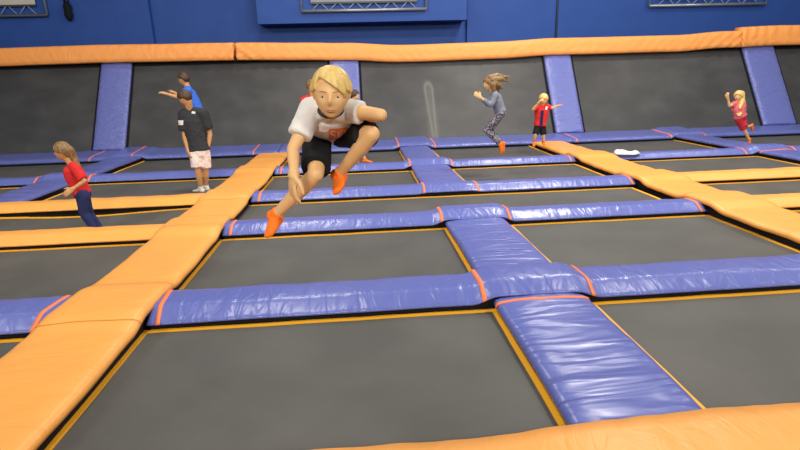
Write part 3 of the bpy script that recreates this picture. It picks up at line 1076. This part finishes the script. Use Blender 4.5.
dv = (P['chest'] - cam_p).normalized()
Q = lambda u, v: A(u, v, P['chest'].y)
pr_o = patch_on(boy_shirt, 'chest_print', [(Q(329, 129), Q(351, 127), Q(352, 139), Q(329, 141), 12)], M['print'], boy, .004, dv)
pr_o['label'] = 'orange block print on the chest with pale lettering'
strokes = []
for (a, b) in (((331, 131), (335, 131)), ((331, 131), (331, 134)), ((331, 134), (335, 135)), ((335, 135), (335, 138)), ((331, 138), (335, 138)),
               ((338, 130), (338, 138)), ((342, 130), (338, 134)), ((338, 134), (342, 138)), ((344, 130), (346, 133)), ((349, 129), (346, 133)), ((346, 133), (346, 137))):
    a, b = V((*a, 0)), V((*b, 0))
    nn = (b - a).normalized()
    nn = V((-nn.y, nn.x, 0)) * .55
    c = [a + nn, b + nn, b - nn, a - nn]
    strokes.append((*[Q(p.x, p.y) for p in c], 3))
patch_on(boy_shirt, 'print_lettering', strokes, M['print_pale'], pr_o, .006, dv)
# dark neckband
bm = bmesh.new()
cn = P['neck'].lerp(P['head'], .12)
rg = []
for i in range(25):
    a = 2 * PI * i / 24
    rg.append(cn + V((math.cos(a) * .052, -.02 + math.sin(a) * .048, .004 + .030 * math.sin(a))))
for a, b in zip(rg, rg[1:]):
    tube(bm, a, b, .008, .008, 8)
obj('neckband', bm, M['collar'], boy)['label'] = 'dark neckband of the white tee'

# --- the others
# girl in red at left, facing left
Y = 7.0
P = px({'head': (63, 151.5, 0), 'neck': (70.5, 163.5, .0), 'chest': (74, 174, 0), 'pel': (82.5, 194, 0), 'shL': (76, 169, -.16), 'shR': (72, 169, .16), 'elL': (84.5, 181, -.20), 'wrL': (73.5, 188.5, -.26),
        'elR': (78, 181, .2), 'wrR': (78, 189, .16), 'hipL': (83, 196, -.08), 'hipR': (83, 196, .08), 'knL': (84, 213, -.08), 'knR': (89, 214, .08), 'anL': (96, 231, -.08), 'anR': (101, 230, .08)}, Y)
lk = lambda pts, Y0: [(A(u, v, Y0 + dy), r) for u, v, dy, r in pts]
person('girl in a red tee and navy leggings leaning forward at the left', P, .66, .011, {'skin': 'skin_tan', 'hair': 'lightbrown', 'shirt': 'red_tee', 'pants': 'navy', 'sock': 'orange_sock'},
       sleeve=.85, shorts=1.95, H=.235, face_fwd=V((-1, -.15, -.12)), face_up=V((-.15, 0, 1)), leg_k=1.35, loose=1.25, shirt_k=1.38, pants_k=1.4, right=V((0, 1, 0)), cap=(.2, -.05, -.38),
       hair={'locks': [lk([(69.5, 150, 0, .055), (73.5, 158, .02, .05), (78.5, 168, .0, .035), (82.5, 176, 0, .015)], Y)]},
       feet={'L': (V((-1, 0, -.1)), V((0, 0, 1))), 'R': (V((-1, 0, -.1)), V((0, 0, 1)))})
# teenager with dark shirt, back turned
Y = 9.1
P = px({'head': (185, 98, 0), 'neck': (189.5, 110, .06), 'chest': (193.5, 122, .05), 'pel': (199.5, 151, 0), 'shL': (184, 115, .02), 'shR': (203, 114, .05), 'elL': (184.5, 136, -.02), 'wrL': (188, 150, -.08),
        'elR': (210, 134, .08), 'wrR': (208, 148, .02), 'hipL': (196, 153, -.02), 'hipR': (203.5, 153, .03), 'knL': (198, 171, -.05), 'knR': (205.5, 171, .05), 'anL': (201, 188.3, 0), 'anR': (206, 186.6, .12)}, Y)
r4, b4, sh4, B4 = person('teenager in a charcoal tee and pale shorts standing with his back turned', P, .98, .014, {'skin': 'skin_tan', 'hair': 'brown', 'shirt': 'dark_tee', 'pants': 'pale_shorts', 'sock': 'white_sock'},
       sleeve=.75, shorts=.8, H=.26, face_fwd=V((-1, .25, -.35)), face_up=V((-.3, 0, 1)), hair={}, cap=(.22, 0, -.22), shirt_k=1.22, loose=1.3, pants_k=1.3, sockh=.1,
       feet={'L': (V((-.8, .5, 0)), V((0, 0, 1))), 'R': (V((-.8, .5, 0)), V((0, 0, 1)))}, right=V((1, .2, 0)))
dv4 = V((.0, 1, 0))
q4 = lambda u, v: A(u, v, Y)
patch_on(sh4, 'sleeve_patch', [(q4(178.5, 120), q4(185, 120), q4(185, 124.5), q4(178.5, 124.5), 5)], M['white_sock'], r4, .008, dv4)['label'] = 'white square on the sleeve'
patch_on(sh4, 'neck_label', [(q4(192.5, 111), q4(196, 111.4), q4(196, 113.6), q4(192.5, 113.2), 4)], M['white_sock'], r4, .008, dv4)['label'] = 'small white mark at the back of the neck'
# boy in blue
Y = 11.4
P = px({'head': (183.5, 79, 0), 'neck': (188, 88, 0), 'chest': (192, 98, 0), 'pel': (203, 122, 0), 'shL': (188, 91, -.17), 'shR': (189, 91, .17), 'elL': (177, 97, -.25), 'wrL': (167, 94, -.28), 'elR': (181, 97, .22), 'wrR': (175, 93, .28),
        'hipL': (202, 124, -.09), 'hipR': (204, 124, .09), 'knL': (198, 141, -.1), 'knR': (201, 141, .1), 'anL': (202, 158, -.1), 'anR': (204, 158, .1)}, Y)
person('boy in a bright blue tee reaching forward by the wall', P, .92, .015, {'skin': 'skin_tan', 'hair': 'brown', 'shirt': 'blue_tee', 'pants': 'black_shorts', 'sock': 'orange_sock'},
       sleeve=.7, shorts=.85, H=.26, face_fwd=V((-1, .2, -.05)), hair={}, cap=(.2, 0, -.25), loose=1.2,
       feet={'L': (V((-1, 0, -.1)), V((0, 0, 1))), 'R': (V((-1, 0, -.1)), V((0, 0, 1)))})
# girl in grey
Y = 9.3
P = px({'head': (489, 83.5, 0), 'neck': (494, 92.5, 0), 'chest': (496, 99, 0), 'pel': (500.5, 112, 0), 'shL': (495.5, 95.5, -.14), 'shR': (495, 95.5, .14), 'elL': (491, 105, -.18), 'wrL': (481, 98, -.18), 'elR': (488, 104, .18), 'wrR': (480, 97, .14),
        'hipL': (500, 114, -.07), 'hipR': (500.5, 114, .07), 'knL': (486.5, 130.5, -.08), 'knR': (489.5, 131, .08), 'anL': (500, 144.5, -.08), 'anR': (502, 144.5, .08)}, Y)
person('girl in a grey top and dark patterned leggings jumping with hair flying', P, .80, .012, {'skin': 'skin', 'hair': 'lightbrown', 'shirt': 'grey_top', 'pants': 'pattern', 'sock': 'orange_sock'},
       sleeve=1.75, shorts=1.93, H=.235, face_fwd=V((-1, -.1, -.1)), cap=(.2, -.1, -.42), sockh=.08,
       hair={'locks': [lk([(490, 78, -.03, .06), (497, 75.5, 0, .045), (504, 77, .02, .03), (510, 76.5, 0, .008)], Y), lk([(493, 80, -.06, .06), (501, 79, -.03, .04), (508, 81.5, 0, .01)], Y), lk([(492, 79, .04, .06), (500, 77, .05, .04), (507, 79, .04, .012)], Y), lk([(494, 84, 0, .07), (497.5, 88.5, .02, .05), (499, 94, 0, .012)], Y), lk([(494, 83, -.07, .06), (499, 85, -.06, .04), (503, 89, -.05, .01)], Y), lk([(493, 85, -.10, .05), (494, 91, -.10, .035), (495.5, 96, -.08, .01)], Y)]},
       feet={'L': (A(500, 156, Y) - A(502, 147, Y), V((-.8, 0, .3))), 'R': (A(502, 156, Y) - A(504, 147, Y), V((-.8, 0, .3)))})
# small child in red
Y = 11.6
P = px({'head': (543.5, 99.5, 0), 'neck': (542.5, 106.5, .02), 'chest': (541.5, 113, .02), 'pel': (540, 126, 0), 'shR': (537.5, 107.5, 0), 'shL': (547.5, 107, 0), 'elR': (533, 109.5, -.12), 'wrR': (538, 103.5, -.22), 'elL': (552, 108, -.02), 'wrL': (556, 106.5, -.05),
        'hipR': (537.5, 127.5, 0), 'hipL': (542.5, 127.5, 0), 'knR': (535.5, 134.5, -.06), 'knL': (543.5, 135, -.04), 'anR': (534, 141, 0), 'anL': (543.5, 142, 0)}, Y)
r6, b6, sh6, B6 = person('small blond child in a red and navy top with arms out by the blue post', P, .68, .011, {'skin': 'skin', 'hair': 'blond', 'shirt': 'red_tee', 'pants': 'black_shorts', 'sock': 'orange_sock'},
       sleeve=.7, shorts=.95, H=.235, face_fwd=V((-.35, -1, -.2)), hair={}, cap=(.16, -.05, -.3), hair_thick=.10, loose=1.2, pants_k=1.3, shirt_k=1.42, sockh=.3, arm_k=1.05,
       feet={'R': (V((-.2, -.8, -.5)), V((0, -.3, 1))), 'L': (V((.1, -.8, -.5)), V((0, -.3, 1)))}, right=V((-1, 0, 0)))
q6 = lambda u, v: A(u, v, Y)
patch_on(sh6, 'navy_panel', [(q6(539.6, 110), q6(542.4, 110), q6(540.8, 127.5), q6(537.6, 127.5), 8)], M['navy_panel'], r6, .008, dv4)['label'] = 'navy panel down the front of the red top'
patch_on(sh6, 'white_collar', [(q6(545, 106), q6(547, 106.5), q6(546, 110), q6(544.2, 109), 4)], M['cloth'], r6, .009, dv4)['label'] = 'white collar trim'
# running girl at right
Y = 11.7
P = px({'head': (738.5, 96, 0), 'neck': (739, 103, .02), 'chest': (738.5, 108, 0), 'pel': (740.5, 117, 0), 'shR': (734.5, 103.5, 0), 'shL': (743.5, 104, 0), 'elR': (729.5, 106, -.1), 'wrR': (728, 99, -.12), 'elL': (745, 110, .1), 'wrL': (741, 113, -.1),
        'hipR': (738.5, 119, 0), 'hipL': (742.5, 119, .05), 'knR': (744, 129, -.02), 'knL': (744, 127, -.05), 'anR': (749, 139.5, 0), 'anL': (751, 126, .15)}, Y)
person('blonde girl in a pink top and red shorts running at the right', P, .72, .011, {'skin': 'skin', 'hair': 'blond', 'shirt': 'pink_top', 'pants': 'red_shorts', 'sock': 'orange_sock'},
       sleeve=.6, shorts=1.0, H=.235, face_fwd=V((-.8, -.6, -.1)), cap=(.2, -.1, -.4), pants_k=1.35, shirt_k=1.35, sockh=.1,
       hair={'locks': [lk([(741, 94, .02, .08), (742, 101, -.03, .06), (740, 108, -.12, .03)], Y), lk([(741, 97, .06, .06), (744, 104, .06, .045), (744, 111, .04, .02)], Y)]},
       feet={'R': (V((-.3, -.3, -1)), V((-.7, -.2, .5))), 'L': (V((.2, .2, -1)), V((-1, 0, .2)))}, right=V((-1, 0, 0)))
# the two hidden behind the leaping boy
Y = 11.5
P = px({'head': (311.5, 86, 0), 'neck': (313, 96, 0), 'chest': (311, 106, 0), 'pel': (316, 128, 0), 'shR': (303, 100, 0), 'shL': (319.5, 100, 0), 'elR': (303.5, 112, -.08), 'wrR': (312, 122, -.2), 'elL': (321.5, 113, 0), 'wrL': (322, 124, -.1),
        'hipR': (313, 130, 0), 'hipL': (319, 130, 0), 'knR': (314, 142, -.15), 'knL': (321, 142, -.15), 'anR': (316, 156, .1), 'anL': (322, 156, .1)}, Y)
person('child in a red shirt mostly hidden behind the leaping boy on his left side', P, .85, .013, {'skin': 'skin_tan', 'hair': 'lightbrown', 'shirt': 'red_tee', 'pants': 'navy', 'sock': 'orange_sock'},
       sleeve=.8, shorts=.85, H=.25, face_fwd=V((.9, -.3, 0)), hair={}, cap=(.2, 0, -.25), feet={'R': (V((.3, -.8, -.3)), V((0, 0, 1))), 'L': (V((.3, -.8, -.3)), V((0, 0, 1)))}, right=V((-1, 0, 0)))
Y = 11.5
P = px({'head': (354.5, 95.5, 0), 'neck': (354, 104, .02), 'chest': (353.5, 112, 0), 'pel': (353, 131, 0), 'shR': (351, 107, .13), 'shL': (353, 107, -.13), 'elR': (350, 118, .15), 'wrR': (354, 124, .1), 'elL': (350, 118, -.15), 'wrL': (355, 125, -.12),
        'hipR': (353, 132, .07), 'hipL': (354, 132, -.07), 'knR': (355, 146, .07), 'knL': (359, 145, -.07), 'anR': (352, 160, .07), 'anL': (365, 159.5, -.07)}, Y)
person('brown haired child in a light blue shirt behind the raised knee of the leaping boy', P, .80, .012, {'skin': 'skin', 'hair': 'brown', 'shirt': 'lightblue_tee', 'pants': 'black_shorts', 'sock': 'orange_sock'},
       sleeve=.8, shorts=.8, H=.235, face_fwd=V((1, -.35, -.05)), hair={}, cap=(.2, -.1, -.4), feet={'R': (V((1, -.2, 0)), V((0, 0, 1))), 'L': (V((1, -.1, -.05)), V((0, 0, 1)))}, right=V((0, 1, 0)), sockh=.08)

# ------------------------------------------------------------- light
def lamp(x, y, z, size, power, col=(1, .93, .82), tilt=0):
    l = bpy.data.lights.new('ceiling_or_fill_lamp', 'AREA')
    l.shape = 'SQUARE'
    l.size = size
    l.energy = power
    l.color = col
    o = bpy.data.objects.new('ceiling_or_fill_lamp', l)
    C.objects.link(o)
    o.location = (x, y, z)
    o.rotation_euler = (math.radians(tilt), 0, 0)


POWER = {-4.0: (250, 360, 360, 200), 3.5: (270, 210, 240, 220), 8.5: (22, 190, 400, 155), 13.0: (12, 110, 220, 90)}
for y, row in POWER.items():
    for x, p in zip((-8, -1.5, 5, 11.5), row):
        lamp(x, y, 5.0 if y < 0 else 6.5 if y < 5 else 7.5, 1.2, p, tilt=45 if y < 0 else 62 if y == 3.5 else 0)  # tilted rows are added frontal fill for the boy and wall, not ceiling fixtures
w = bpy.data.worlds.new('world')
bpy.context.scene.world = w
w.use_nodes = True
bg = w.node_tree.nodes['Background']
bg.inputs['Color'].default_value = (.95, .95, 1.0, 1)
bg.inputs['Strength'].default_value = .16
vs = bpy.context.scene.view_settings
vs.view_transform = 'Standard'
vs.look = 'None'
vs.gamma = 1
vs.use_curve_mapping = False
vs.exposure = 0.0
